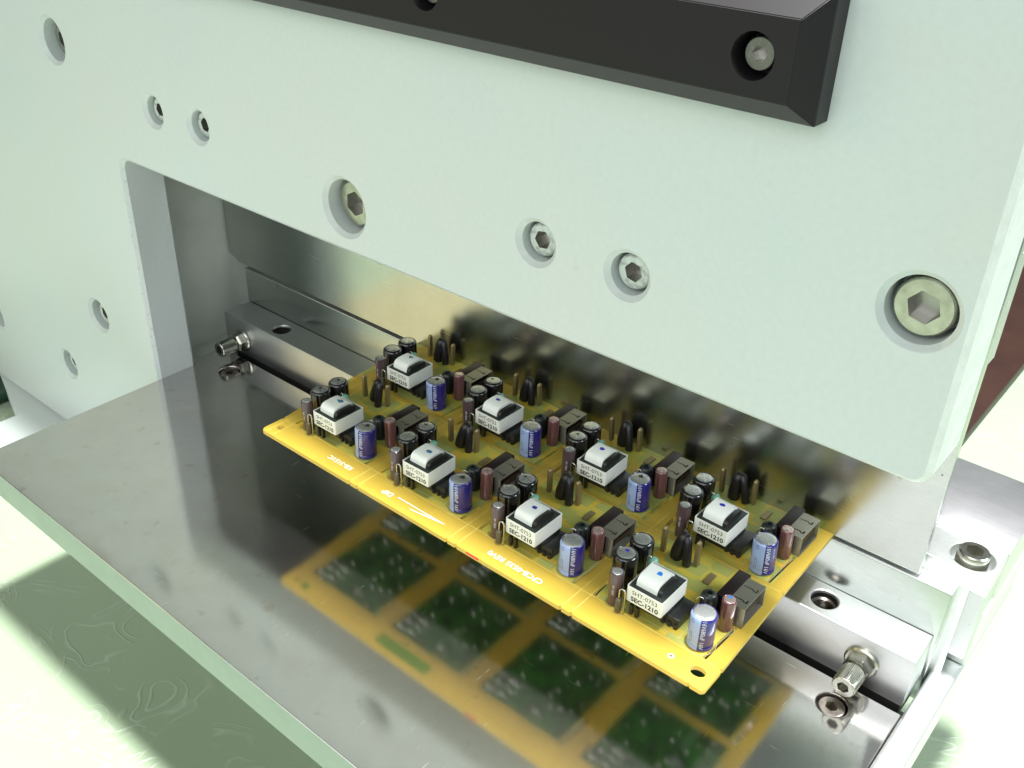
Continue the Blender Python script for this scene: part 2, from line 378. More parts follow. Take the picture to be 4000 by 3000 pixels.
# foot
foot = [(-13.15, -4.4), (30, -4.4), (30, 12), (-32, 12), (-32, 4.5), (-13.15, -1.48)]
slab('foot', [foot], 1.0, paint, Matrix.Translation((0, 0, -7.9)), mc, 0.08)
mkbox('foot_block', (2, 30.5, -3, 11, -6.9, -1.5), paint, mc, 0.1)
# front plate with holes
holes = [(30.9, 14.1, .77, .67, .30, 'n'), (-3.62, 14.05, .82, .62, .48, 'n'), (2.93, 12.58, .53, .45, .32, 'p'), (5.70, 12.60, .54, .46, .32, 'p'),
         (13.20, 11.62, .88, .74, .48, 'n'), (20.88, 12.68, .56, .48, .32, 'p'), (23.82, 12.66, .57, .49, .32, 'p'),
         (-4.45, 1.65, .72, .54, .36, 'p'), (-8.70, -2.58, .70, .53, .36, 'p'), (-16.3, -2.4, .8, .58, .6, 'n')]
T = 1.9
def rc(x, z, rr, a0, a1, n=6): return [(x+rr*math.cos(R(a0+(a1-a0)*i/n)), z+rr*math.sin(R(a0+(a1-a0)*i/n))) for i in range(n+1)]
outl = [(-45, -6.88), (0.0, -6.88)] + rc(0.45, 9.65, 0.45, 180, 90) + rc(31.6, 10.55, 0.45, 270, 360) + [(32.05, 24.5), (-45, 24.5)]
plate = slab('front_plate', [outl]+[circle_pts(h[0], h[1], h[2], 56) for h in holes], T, [paint, paint_rough], XZ, mc, 0.14, 0)
for p in plate.data.polygons:
    c = p.center
    if c.x > 31.9 or (abs(p.normal.x) > 0.5 and c.x > 31.5): p.material_index = 1
# shallow ground chamfer strips along the opening
for i, (hx, hz, hr, sr, dep, kind) in enumerate(holes):
    bm = bmesh.new(); hexhead(bm, sr, 0.75, sr*0.56, 0.42, False, 0.06, 0.3+i*0.7)
    bmesh.ops.transform(bm, matrix=Matrix.Translation((0, 0, 0.0)), verts=bm.verts)
    o = fin('socket_screw', bm, [paint_worn, socket_m] if kind == 'p' else [screw_m, socket_m], mc, (hx, dep+0.75, hz), (R(90), 0, 0), smooth=28)
    # floor of the counterbore
    bm = bmesh.new(); lathe(bm, [(0, 0), (hr+0.02, 0), (hr+0.02, 0.12), (0, 0.12)], 48)
    fin('counterbore_floor', bm, paint, mc, (hx, dep+0.80, hz), (R(-90), 0, 0), smooth=30)
# black bar
bm = bmesh.new()
bx0, bx1, bz0, bz1 = -40, 28.21, 17.48, 20.02
lay = [(0, 0), (0, 0.6), (0.47, 1.2)]
rings = []
for ins, yy in lay:
    rings.append([bm.verts.new(q) for q in ((bx0, -yy, bz0+ins), (bx1-ins*0.8, -yy, bz0+ins), (bx1-ins*0.8, -yy, bz1-ins), (bx0, -yy, bz1-ins))])
for a, c in zip(rings, rings[1:]):
    for i in range(4): bm.faces.new((a[i], a[(i+1) % 4], c[(i+1) % 4], c[i]))
bm.faces.new(rings[0]); bm.faces.new(rings[-1])
bmesh.ops.bevel(bm, geom=[e for e in bm.edges], offset=0.018, segments=2, affect='EDGES')
sx_ = [(26.95, 18.74), (18.05, 18.80), (9.15, 18.80)]
bar0 = fin('black_rail', bm, black_an, mc, smooth=30)
# counterbores in the rail
for (hx, hz) in sx_:
    cut = bpy.data.meshes.new('cut'); b2 = bmesh.new(); lathe(b2, [(0, 0), (0.47, 0), (0.47, 3), (0, 3)], 48); bmesh.ops.recalc_face_normals(b2, faces=b2.faces)
    bmesh.ops.transform(b2, matrix=Matrix.Translation((hx, -0.35, hz)) @ Matrix.Rotation(R(90), 4, 'X'), verts=b2.verts); b2.to_mesh(cut); b2.free()
    co = bpy.data.objects.new('cut', cut); col.objects.link(co)
    md = bar0.modifiers.new('b', 'BOOLEAN'); md.object = co; md.solver = 'EXACT'; md.operation = 'DIFFERENCE'
    dg = bpy.context.evaluated_depsgraph_get(); me = bpy.data.meshes.new_from_object(bar0.evaluated_get(dg)); bar0.modifiers.clear(); bar0.data = me
    bpy.data.objects.remove(co)
    bm = bmesh.new(); hexhead(bm, 0.35, 0.55, 0.17, 0.25, False, 0.04, 0.5)
    fin('socket_screw', bm, [screw_m, socket_m], mc, (hx, -0.36, hz), (R(90), 0, 0), smooth=28)
bar0.data.materials.clear(); bar0.data.materials.append(black_an)

# interior: side wall, rear wall, unseen cover added to keep light out
mkbox('inner_side_wall', (-2.6, -2.0, T+0.01, 14, -6.85, 24), paint_in, mc, 0.03)
mkbox('inner_ledge', (-2.0, -0.42, T+0.01, 9, -6.85, -0.35), paint_in, mc, 0.02)
mkbox('rear_plate', (-2.0, 25.0, 12.0, 13.5, -6.8, 24), paint_in, mc, 0.05)
mkbox('added_slot_cover', (-2.6, 29.5, T+0.01, 13.5, 24.02, 24.5), paint, mc, 0.03)
mkbox('blade_carrier', (-1.6, 31.0, 5.98, 8.6, 9.5, 24), bar_steel, mc, 0.05)

# base shelf
bm = bmesh.new()
# steel base shelf with round counterbores for two screws
b_out = [(0.0, -8.1), (32.42, -8.1), (32.42, 3.70), (-0.42, 3.70), (-0.42, T+0.02), (0.0, T+0.02)]
bh = [(30.72, 2.70, 0.47), (1.65, 2.55, 0.47)]
bm.free()
shelf = slab('base_shelf', [b_out]+[circle_pts(x, y, rr, 48) for x, y, rr in bh], 1.30, [base_steel], Matrix.Translation((0, 0, -1.30)), mc, 0.03, 2)
shelf.data.materials.append(edge_green)
for p in shelf.data.polygons:
    if abs(p.normal.z) < 0.2 and p.center.y < -8.05: p.material_index = 1
mkbox('shelf_underplate', (0.3, 33.15, -7.8, 5.2, -1.75, -1.31), edge_green, mc, 0.05)
for x, y, rr in bh:
    bm = bmesh.new(); hexhead(bm, 0.41, 0.5, 0.2, 0.28, False, 0.05, 0.2)
    fin('recessed_screw', bm, [screw_dark, screw_dark], mc, (x, y, -0.56), smooth=28)
# groove and counterbore floors, near-black colour standing for their shade
for x, y, rr in bh:
    bm = bmesh.new(); lathe(bm, [(0, 0), (rr+0.02, 0), (rr+0.02, 0.05), (0, 0.05)], 40); fin('counterbore_floor', bm, hole_shade, mc, (x, y, -0.62), smooth=30)
mkbox('groove_floor', (-0.42, 32.4, 3.705, 4.44, -0.95, -0.80), hole_shade, mc)
# side rail at right end
mkbox('side_rail', (32.45, 33.2, -8.1, 12.0, -1.4, -0.02), alu_bright, mc, 0.12, 3)
# front bar
fb = [(-0.58, 4.14), (32.3, 4.14), (32.3, 5.585), (-0.58, 5.585)]
hb = [(29.14, 4.86), (2.8, 4.80)]
slab('clamp_bar', [fb]+[circle_pts(x, y, 0.42, 40) for x, y in hb], 1.85, [bar_steel], Matrix.Translation((0, 0, -0.15)), mc, 0.05, 1)
mkbox('gap_shade_block', (-0.4, 32.2, 4.45, 5.58, -1.0, -0.16), hole_shade, mc)  # block added behind the gap, shade put into its colour
for x, y in hb:
    # threaded hole wall
    bm = bmesh.new()
    prof = [(0.0, -1.0)]; z = -1.0
    prof += [(0.36, -1.0)]
    for k in range(22): prof += [(0.32, -0.95+0.1*k*0.9), (0.40, -0.905+0.1*k*0.9)]
    prof += [(0.413, 1.15)]
    lathe(bm, prof, 40); fin('threaded_hole', bm, thread_m, mc, (x, y, 0.45), smooth=25)
# lower blade
mkbox('lower_blade', (-0.66, 32.4, 5.60, 6.15, -1.0, 3.36), blade_steel, mc, 0.02)
mkbox('brightened_blade_top', (-0.66, 32.4, 5.601, 6.15, 3.362, 3.395), alu_bright, mc)  # added strip in brighter metal to lighten the gap under upper blade
mkbox('blade_backing', (-0.6, 32.72, 6.155, 6.21, -1.0, 3.395), alu_bright, mc)
slab('bolt_block', [[(25, 6.22), (33.17, 6.22), (33.17, 7.80), (25, 7.80)], circle_pts(32.40, 7.0, 0.64, 48)], 0.62, [alu_bright], Matrix.Translation((0, 0, 3.31)), mc, 0.02, 1)
mkbox('bolt_block_body', (25, 33.165, 6.225, 7.795, 0.8, 3.305), bar_steel, mc)
mkbox('slide_plate', (12, 33.22, 7.81, 11.9, 2.2, 3.99), alu, mc, 0.03)
mkbox('side_block', (32.5, 33.19, 6.92, 11.9, 0.0, 2.19), alu_bright, mc, 0.03)
# upper blade
ub = [(-1.9, 3.85), (-1.2, 3.53), (31.37, 3.52), (31.37, 17), (-1.9, 17)]
slab('upper_blade', [ub], 0.3, [blade_steel], Matrix.Translation((0, 5.66, 0)) @ XZ, mc, 0.02, 1)
# big bolt on bolt block
bm = bmesh.new(); hexhead(bm, 0.47, 0.86, 0.27, 0.42, False, 0.07, 0.1)
fin('large_socket_bolt', bm, [screw_m, screw_m], mc, (32.40, 7.0, 3.31), smooth=28)
# knurled adjusting bolts on the bar face
for (x, z) in ((30.86, 0.78), (0.72, 0.66)):
    y0 = 4.135
    bm = bmesh.new(); lathe(bm, [(0, 0), (0.50, 0), (0.53, 0.03), (0.53, 0.09), (0.47, 0.13), (0, 0.13)], 48)
    wsh = fin('washer', bm, screw_m, mc, (x, y0, z), (R(90), 0, 0), smooth=28)
    bm = bmesh.new()
    vs = [[bm.verts.new((rr*math.cos(R(60*i+12)), rr*math.sin(R(60*i+12)), zz)) for i in range(6)] for rr, zz in ((0.44, 0.131), (0.44, 0.42), (0.37, 0.50))]
    for a, c in zip(vs, vs[1:]):
        for i in range(6): bm.faces.new((a[i], a[(i+1) % 6], c[(i+1) % 6], c[i]))
    bm.faces.new(vs[0][::-1]); bm.faces.new(vs[-1])
    bmesh.ops.bevel(bm, geom=list(bm.edges), offset=0.015, segments=2, affect='EDGES')
    fin('hex_nut', bm, screw_m, mc, (x, y0, z), (R(90), 0, 0), smooth=30)
    bm = bmesh.new(); lathe(bm, [(0, 0.45), (0.22, 0.45), (0.22, 0.75), (0, 0.75)], 24)
    bmesh.ops.transform(bm, matrix=Matrix.Identity(4), verts=bm.verts)
    fin('bolt_shank', bm, screw_m, mc, (x, y0, z), (R(90), 0, 0), smooth=30)
    bm = bmesh.new(); hexhead(bm, 0.36, 0.75, 0.19, 0.35, True, 0.04, 0.3, 96)
    fin('knurled_bolt_head', bm, [screw_m, screw_m], mc, (x, y0-0.62, z), (R(90), 0, 0), smooth=25)

# ================================================================= CIRCUIT BOARD PANEL
PZ = 3.56; PT = 0.15
pn = empty('circuit_board_panel', (0, 0, 0))
tag(pn, 'yellow scored circuit board panel of eight charger boards full of components', 'circuit board')
PX, PYB = 4.345, 3.82
def cell(k, row): return (-(3-k)*PX + (-(0.17+0.06*(3-k)) if row else 0.0), row*PYB)
# outline with notches on the front edge and the sides
o_ = [(11.05, -2.40), (11.15, -2.52)]
for k in range(4):
    nx = 24.28-(3-k)*PX
    if k:
        for q in (nx, nx+0.38): o_ += [(q-0.05, -2.53), (q, -2.46), (q+0.05, -2.53)]
o_ += [(28.40, -2.53), (28.44, -2.48), (28.48, -2.53), (28.80, -2.53), (28.88, -2.44), (28.87, -1.62), (28.80, -1.57), (28.87, -1.52)]
o_ += [(28.75, 2.12), (28.68, 2.17), (28.75, 2.22), (28.68, 5.98), (10.60, 5.98), (10.72, 2.2), (10.77, 2.15), (10.72, 2.1), (11.06, -1.50), (11.13, -1.55), (11.06, -1.60)]
holes2 = [circle_pts(11.50, -2.02, 0.12, 24, 1.15), circle_pts(28.42, -2.02, 0.18, 24, 1.25), circle_pts(27.6, -2.03, 0.045, 16)]
def slot(x0, y0, x1, y1, wd):
    dx, dy = x1-x0, y1-y0; L = math.hypot(dx, dy); nx, ny = -dy/L*wd, dx/L*wd
    mx, my = x0+dx*0.6+nx*0.35, y0+dy*0.6+ny*0.35
    return [(x0-nx, y0-ny), (x1-nx, y1-ny), (x1+nx, y1+ny), (mx+nx*.8, my+ny*.8), (x0+nx, y0+ny)]
for row in range(2):
    for k in range(4):
        dx, dy = cell(k, row)
        dxr = -(3-k)*PX - (0.12 if row else 0)
        holes2.append(slot(28.31+dxr, -1.52+dy, 28.38+dxr, 0.05+dy, 0.055))
        holes2.append(slot(24.73+dxr, -1.50+dy, 24.68+dxr, -0.78+dy, 0.055))
board = slab('laminate', [o_]+holes2, PT, [pcb], Matrix.Translation((0, 0, PZ-PT)), pn)
# score lines on the top
bm = bmesh.new()
for k in range(4):
    for q in (24.31, 24.66): 
        q -= (3-k)*PX
        box(bm, q-0.008, q+0.008, -2.44, 5.9, PZ+0.001, PZ+0.003)
for q in (-1.57, 2.16): box(bm, 11.15, 28.65, q-0.008, q+0.008, PZ+0.0035, PZ+0.0055)
fin('score_lines', bm, silk_thin, pn)
# silkscreen outlines of each board corner block
bm = bmesh.new()
for row in range(2):
    for k in range(4):
        dx, dy = cell(k, row)
        for (x0, x1, y0, y1) in ((24.95, 27.42, -1.36, -1.345), (27.405, 27.42, -1.345, -0.75)):
            box(bm, x0+dx, x1+dx, y0+dy, y1+dy, PZ+0.006, PZ+0.008)
        for (cx, cy, rr) in ((27.93, -1.11, 0.44), (28.17, -0.20, 0.26), (25.34, -1.42, 0.25), (25.62, -1.60, 0.14)):
            for i in range(28):
                a = 2*math.pi*i/28; a2 = 2*math.pi*(i+1)/28
                q = [bm.verts.new((cx+dx+rq*math.cos(t), cy+dy+rq*math.sin(t), PZ+0.008)) for rq, t in ((rr, a), (rr, a2), (rr+0.009, a2), (rr+0.009, a))]
                bm.faces.new(q)
fin('silkscreen_outlines', bm, silk_dim, pn)
bm = bmesh.new()
for i in range(24):
    a = 2*math.pi*i/24; a2 = 2*math.pi*(i+1)/24
    bm.faces.new([bm.verts.new((27.6+rq*math.cos(t), -2.03+rq*math.sin(t), PZ+0.006)) for rq, t in ((0.047, a), (0.047, a2), (0.085, a2), (0.085, a))])
fin('eyelet_ring', bm, silk, pn)
# printing on the front rail (reads upside down from the front)
FL = Matrix.Rotation(math.pi, 4, 'Z')
def rail(body, x, y, size, sx=1.0): text_obj('rail_print', body, size, Matrix.Translation((x, y, PZ+0.006)) @ FL, silk, pn, 0.001, sx)
rail('KB-3151C', 14.62, -2.02, 0.27, 1.0)
rail('DIP', 17.0, -2.12, 0.30, 0.95)
rail('CFCB-0535 REV0', 22.30, -2.10, 0.27, 1.04)
bm = bmesh.new()
def stripe(bm, x0, y0, x1, y1, wd, z):
    dx, dy = x1-x0, y1-y0; L = math.hypot(dx, dy); nx, ny = -dy/L*wd, dx/L*wd
    bm.faces.new([bm.verts.new(q) for q in ((x0-nx, y0-ny, z), (x1-nx, y1-ny, z), (x1+nx*.6, y1+ny*.6, z), (x0+nx, y0+ny, z))])
stripe(bm, 17.40, -2.06, 19.42, -2.06, 0.014, PZ+0.006); stripe(bm, 18.10, -2.24, 19.42, -2.06, 0.014, PZ+0.0075); stripe(bm, 18.55, -2.155, 19.42, -2.05, 0.006, PZ+0.009)
fin('direction_arrow', bm, silk, pn)
red = mat('red_marker_ink', (0.75, 0.04, 0.03), 0.5)
mkbox('red_ink_mark', (20.75, 21.25, -2.534, -2.528, PZ-0.10, PZ-0.02), red, pn)
# underside: green masked areas, print and solder joints (seen mirrored in the base shelf)
for row in range(2):
    for k in range(4):
        dx, dy = cell(k, row)
        mkbox('solder_mask', (24.80+dx, 28.18+dx, -1.42+dy, min(2.02+dy, 5.5), PZ-PT-0.012, PZ-PT-0.002), pcb_bottom, pn)
mkbox('underside_print', (15.9+0.2, 18.4+0.2, -2.30, -1.85, PZ-PT-0.010, PZ-PT-0.002), green_ink, pn)
mkbox('underside_print', (11.9, 12.25, -2.25, -1.95, PZ-PT-0.010, PZ-PT-0.002), green_ink, pn)
bm = bmesh.new()
for row in range(2):
    for k in range(4):
        dx, dy = cell(k, row)
        rnd = random.Random(11)
        for i in range(62):
            if i < 24: x = 24.95+(i % 8)*0.13+rnd.uniform(-.03, .03); y = -1.2+(i//8)*0.35+rnd.uniform(-.05, .05)
            else: x = rnd.uniform(24.9, 28.05); y = rnd.uniform(-1.3, 1.9)
            if row and y+dy > 5.4: continue
            rr = rnd.uniform(0.035, 0.075)
            lathe(bm, [(rr, PZ-PT-0.013), (rr*0.7, PZ-PT-0.05), (rr*0.2, PZ-PT-0.14), (0, PZ-PT-0.16)], 7, None, x+dx, y+dy)
tag(fin('solder_joints', bm, solder, pn, smooth=60), kind='stuff')

# ---- components of one board (board 4 of the front row), then copied
comps = []
# transformer
def transformer():
    e = bpy.data.objects.new('transformer', None); e.empty_display_size = 0.3; link(e, pn); e.location = (26.31, -0.85, PZ)
    # local: x -0.56..0.56, y -0.65..0.65
    bm = bmesh.new(); box(bm, -0.50, 0.92, -0.26, 0.66, 0.0, 0.34, 0.02)
    box(bm, -0.46, 0.56, -0.50, 0.58, 0.301, 0.52)
    for q in (-0.44, -0.25): box(bm, q, q+0.09, -0.62, -0.525, 0.0, 0.34)
    for q in (0.40, 0.60, 0.80): box(bm, q, q+0.10, -0.31, -0.265, 0.0, 0.16)
    fin('bobbin_base', bm, bobbin, e, smooth=30)
    bm = bmesh.new(); box(bm, -0.545, 0.545, -0.635, 0.635, 0.50, 0.965, 0.02); fin('ferrite_core', bm, ferrite, e, smooth=30)
    # tape band round the core
    bm = bmesh.new()
    def rr_(hx, hy, rad, z, n=5):
        out = []
        for cx, cy, a0 in ((hx-rad, hy-rad, 0), (-hx+rad, hy-rad, 90), (-hx+rad, -hy+rad, 180), (hx-rad, -hy+rad, 270)):
            for i in range(n+1): out.append(bm.verts.new((cx+rad*math.cos(R(a0+90*i/n)), cy+rad*math.sin(R(a0+90*i/n)), z)))
        return out
    r0 = rr_(0.565, 0.655, 0.04, 0.48); r1 = rr_(0.565, 0.655, 0.04, 1.0); r2_ = rr_(0.550, 0.640, 0.03, 1.0); r3 = rr_(0.550, 0.640, 0.03, 0.48)
    for a, c in ((r0, r1), (r1, r2_), (r2_, r3), (r3, r0)):
        for i in range(len(a)): bm.faces.new((a[i], a[(i+1) % len(a)], c[(i+1) % len(a)], c[i]))
    fin('tape_band', bm, tape_side, e, smooth=50)
    # wound coil: rounded profile in y-z, extruded along x
    def coil(name, x0, x1, hy, top, m, y0=0.0):
        bm = bmesh.new(); P = []
        for i in range(13):
            a = math.pi*i/12
            P.append((y0+hy*math.copysign(abs(math.cos(a))**0.45, math.cos(a)), 0.92+(top-0.92)*abs(math.sin(a))**0.72))
        P = [(y0+hy, 0.90)]+P+[(y0-hy, 0.90)]
        A = [bm.verts.new((x0, y, z)) for y, z in P]; B = [bm.verts.new((x1, y, z)) for y, z in P]
        for i in range(len(P)-1): bm.faces.new((A[i], A[i+1], B[i+1], B[i]))
        bm.faces.new(A); bm.faces.new(B[::-1])
        return fin(name, bm, m, e, smooth=40)
    coil('coil_tape', -0.40, 0.26, 0.455, 1.27, tape)
    coil('coil_flange', 0.262, 0.40, 0.44, 1.19, bobbin); coil('coil_flange', -0.46, -0.402, 0.40, 1.15, bobbin)
    FR = Matrix.Rotation(R(90), 4, 'X')
    text_obj('band_print', 'SHT-0753', 0.195, Matrix.Translation((0.02, -0.658, 0.845)) @ FR, ink_black, e, 0.0, 1.02, 1.0)
    text_obj('band_print', 'SEC-1210', 0.215, Matrix.Translation((0.03, -0.658, 0.615)) @ FR, ink_black, e, 0.007, 1.02, 1.0)
    return e
def ink_dot(e, m, x, y, z, rr, sq, n=11):
    bm = bmesh.new(); rnd = random.Random(int(x*1000+y*77)); 
    c = bm.verts.new((x, y, z)); vs = []
    for i in range(n):
        a = 2*math.pi*i/n; q = rr*(1+rnd.uniform(-.25, .25)); vs.append(bm.verts.new((x+q*sq*math.cos(a), y+q*math.sin(a), z)))
    for i in range(n): bm.faces.new((c, vs[i], vs[(i+1) % n]))
    fin('ink_dot', bm, m, e)
def vents(bm, rr, z, arms, a0, wd=0.026):
    for i in range(arms):
        a = a0+2*math.pi*i/arms; cx, cy = math.cos(a), math.sin(a)
        q = [bm.verts.new((t*cx-s*wd*cy/2, t*cy+s*wd*cx/2, zz)) for t, s, zz in ((0, -1, z), (rr, -1, z), (rr, 1, z), (0, 1, z))]
        bm.faces.new(q)
def wrap_text(body, size, rad, a_deg, zc, m, parent, name='sleeve_print'):
    me = text_mesh(body, size)
    bm = bmesh.new(); bm.from_mesh(me)
    bmesh.ops.subdivide_edges(bm, edges=[e_ for e_ in bm.edges if e_.calc_length() > size*0.35], cuts=1)
    for q in bm.verts:
        u, vv = q.co.x, q.co.y; a = R(a_deg)+vv/rad
        q.co = Vector((rad*math.cos(a), rad*math.sin(a), zc-u))
    return fin(name, bm, m, parent)
def capacitor(name, x, y, rad, h, sleeve, top_m, arms, a0, stripe=None, rim=0.88, seg=36):
    bm = bmesh.new()
    prof = [(rad*0.93, 0.02), (rad, 0.05), (rad*0.985, 0.13), (rad*0.93, 0.16), (rad*0.985, 0.20), (rad, 0.24), (rad, h-0.13), (rad*0.98, h-0.06), (rad*(0.55*rim+0.44), h-0.015), (rad*rim, h), (rad*(rim-0.03), h-0.012)] if rad > 0.25 else \
           [(rad*0.95, 0.02), (rad, 0.05), (rad, h-0.07), (rad*0.96, h-0.02), (rad*rim, h), (rad*(rim-0.05), h-0.008)]
    fn = (lambda j, a: 1 if stripe and stripe[0] <= a <= stripe[1] and j < len(prof)-2 else 0)
    lathe(bm, prof, seg, fn)
    o = fin(name, bm, [sleeve, stripe_m] if stripe else sleeve, pn, (x, y, PZ), smooth=40)
    bm = bmesh.new(); rt = rad*(rim-0.03)
    lathe(bm, [(rt+0.005, h-0.02), (rt*0.9, h-0.006), (rt*0.55, h-0.004), (0, h-0.003)], seg); fin('can_top', bm, top_m, o, smooth=40)
    bm = bmesh.new(); vents(bm, rt*0.92, h+0.001, arms, a0); fin('vent_lines', bm, can_line, o)
    return o
def build_board():
    out = []
    t = transformer(); out.append(t)
    bc = capacitor('blue_capacitor', 27.93, -1.11, 0.365, 1.12, blue_sleeve, can, 3, R(-60), (204, 282), 0.86, 48)
    wrap_text('16V680uF 16V', 0.17, 0.3665, -60, 0.62, white_print, bc)
    # minus marks on stripe
    bm = bmesh.new()
    def arcbox(a0, a1, z0, z1):
        n_ = 3
        for i in range(n_):
            p0 = R(a0+(a1-a0)*i/n_); p1 = R(a0+(a1-a0)*(i+1)/n_); rr = 0.3668
            bm.faces.new([bm.verts.new((rr*math.cos(p), rr*math.sin(p), z)) for p, z in ((p0, z0), (p1, z0), (p1, z1), (p0, z1))])
    for zc in (0.42, 0.98):
        hgt = 0.15 if zc < 0.9 else 0.05
        arcbox(-119, -117.5, zc-hgt, zc+hgt); arcbox(-108, -106.5, zc-hgt, zc+hgt); arcbox(-119, -106.5, zc-hgt-.008, zc-hgt+.008); arcbox(-119, -106.5, zc+hgt-.008, zc+hgt+.008)
    fin('minus_mark', bm, blue_sleeve, bc); out.append(bc)
    pc = capacitor('rose_capacitor', 28.15, -0.16, 0.205, 1.05, pink_sleeve, can_pink, 4, 0.5, None, 0.85); out.append(pc)
    br = capacitor('brown_capacitor', 25.32, -1.38, 0.205, 1.17, brown_sleeve, can, 4, 0.3, None, 0.8)
    wrap_text('10V 100uF', 0.085, 0.2065, -80, 0.62, white_print, br); out.append(br)
    b1 = capacitor('black_capacitor', 25.02, -0.50, 0.365, 1.10, black_sleeve, can, 4, 0.25, None, 0.76, 40); out.append(b1)
    b2 = capacitor('black_capacitor', 25.03, 0.32, 0.355, 1.10, black_sleeve, can, 4, 0.45, None, 0.76, 40); out.append(b2)
    # standing resistor with bent lead
    bm = bmesh.new(); lathe(bm, [(0.03, 0.02), (0.085, 0.05), (0.10, 0.10), (0.095, 0.42), (0.085, 0.48), (0.03, 0.52)], 20)
    rs = fin('standing_resistor', bm, res_body, pn, (25.60, -1.62, PZ), smooth=40)
    bm = bmesh.new(); P = [(0, 0, 0.5), (0, 0, 0.72)]+[(0.085-0.085*math.cos(R(a)), 0.02*a/180, 0.76+0.11*math.sin(R(a))) for a in range(0, 181, 20)]+[(0.17, 0.03, 0.4), (0.17, 0.03, 0.02)]
    tube(bm, P, 0.024, 8); fin('bent_lead', bm, wire, rs, smooth=60); out.append(rs)
    # green ceramic capacitor behind transformer with lead loop
    bm = bmesh.new(); lathe(bm, [(0, 0.50), (0.09, 0.53), (0.15, 0.62), (0.16, 0.70), (0.13, 0.80), (0.07, 0.86), (0, 0.87)], 24)
    gc = fin('ceramic_capacitor', bm, green_cer, pn, (25.60, 0.08, PZ), smooth=60)
    bm = bmesh.new(); tube(bm, [(0.03, 0, 0.0), (0.03, 0, 0.55)], 0.022, 8); tube(bm, [(-0.20, -0.05, 0.0), (-0.20, -0.05, 0.75)]+[(-0.12-0.08*math.cos(R(a)), -0.05, 0.80+0.10*math.sin(R(a))) for a in range(0, 181, 20)]+[(-0.04, -0.03, 0.72)], 0.024, 8)
    fin('capacitor_leads', bm, wire, gc, smooth=60); out.append(gc)
    # drum inductor
    bm = bmesh.new(); lathe(bm, [(0.20, 0.0), (0.24, 0.04), (0.25, 0.30), (0.245, 0.66), (0.21, 0.78), (0.15, 0.84), (0.085, 0.85), (0.075, 0.82), (0.07, 0.60), (0, 0.60)], 32)
    di = fin('drum_inductor', bm, ind_m, pn, (27.52, -0.08, PZ), smooth=40)
    bm = bmesh.new(); tube(bm, [(-0.22, -0.30, 0.0), (-0.22, -0.30, 0.55)]+[(-0.22+0.10*(1-math.cos(R(a))), -0.30+0.08*a/180, 0.62+0.16*math.sin(R(a))) for a in range(0, 150, 20)], 0.022, 8)
    fin('bent_lead', bm, wire, di, smooth=60); out.append(di)
    # usb socket, mouth to +x
    e = bpy.data.objects.new('usb_socket', None); e.empty_display_size = 0.3; link(e, pn); e.location = (28.0, 0.70, PZ)
    bm = bmesh.new(); box(bm, -0.40, -0.02, -0.56, 0.76, 0.0, 0.705, 0.015); box(bm, -0.019, 0.30, -0.52, 0.52, 0.05, 0.62)
    box(bm, 0.30, 0.47, -0.42, 0.42, 0.36, 0.48); fin('housing', bm, usb_black, e, smooth=30)
    def hook(y, s):
        return [(0.02, y), (0.30, y+0.0*s), (0.34, y-0.05), (0.44, y-0.05), (0.44, y+0.10), (0.385, y+0.10), (0.385, y+0.0), (0.345, y+0.0), (0.30, y+0.05), (0.02, y+0.03)]
    slab('shell_top', [[(-0.02, -0.61), (0.53, -0.61), (0.53, 0.61), (-0.02, 0.61)], hook(-0.33, 1), hook(0.24, 1)], 0.03, [usb_shell], Matrix.Translation((0, 0, 0.675)), e, 0.006, 1)
    bm = bmesh.new(); box(bm, 0.28, 0.53, -0.615, -0.585, 0.0, 0.70, 0.008); box(bm, -0.02, 0.10, -0.612, -0.585, 0.25, 0.70, 0.008); box(bm, -0.02, 0.53, 0.585, 0.615, 0.0, 0.70, 0.008); box(bm, -0.02, 0.53, -0.585, 0.585, 0.02, 0.045)
    fin('shell_sides', bm, usb_shell, e, smooth=30); out.append(e)
    # tinned pins
    for (x, y) in ((26.24, 1.52), (25.13, 1.45)):
        bm = bmesh.new()
        vs = [[bm.verts.new((sx*a, sy*b_, z)) for sx, sy in ((-1, -1), (1, -1), (1, 1), (-1, 1))] for a, b_, z in ((0.065, 0.085, 0), (0.065, 0.085, 0.84), (0.04, 0.045, 0.92))]
        for a, c in zip(vs, vs[1:]):
            for i in range(4): bm.faces.new((a[i], a[(i+1) % 4], c[(i+1) % 4], c[i]))
        bm.faces.new(vs[0][::-1]); bm.faces.new(vs[-1]); bmesh.ops.bevel(bm, geom=list(bm.edges), offset=0.012, segments=1, affect='EDGES')
        out.append(fin('contact_pin', bm, pin_m, pn, (x, y, PZ), smooth=40))
    # pair of sleeved leads leaning together
    bm = bmesh.new(); tube(bm, [(-0.20, -0.02, 0.0), (-0.19, -0.02, 0.06), (-0.17, 0.0, 0.30), (-0.08, 0.03, 0.75), (-0.02, 0.05, 0.93), (-0.01, 0.05, 1.0)], [0.14, 0.20, 0.205, 0.18, 0.15, 0.06], 16)
    sl = fin('sleeved_fuse', bm, shrink, pn, (25.80, 1.44, PZ), smooth=60)
    bm = bmesh.new(); tube(bm, [(0.24, -0.16, 0.0), (0.23, -0.14, 0.05), (0.20, -0.10, 0.3), (0.12, -0.02, 0.70), (0.08, 0.03, 0.92), (0.07, 0.05, 0.98)], [0.10, 0.13, 0.135, 0.135, 0.12, 0.05], 16)
    fin('sleeved_lead', bm, shrink, sl, smooth=60); out.append(sl)
    # small low parts: smd-like diode and resistor
    bm = bmesh.new(); box(bm, 26.75, 26.95, 1.0, 1.5, PZ+0.0, PZ+0.055, 0.01); fin_o = fin('jumper_wire', bm, pin_m, pn); out.append(fin_o)
    return out
proto = build_board()
boards = {}
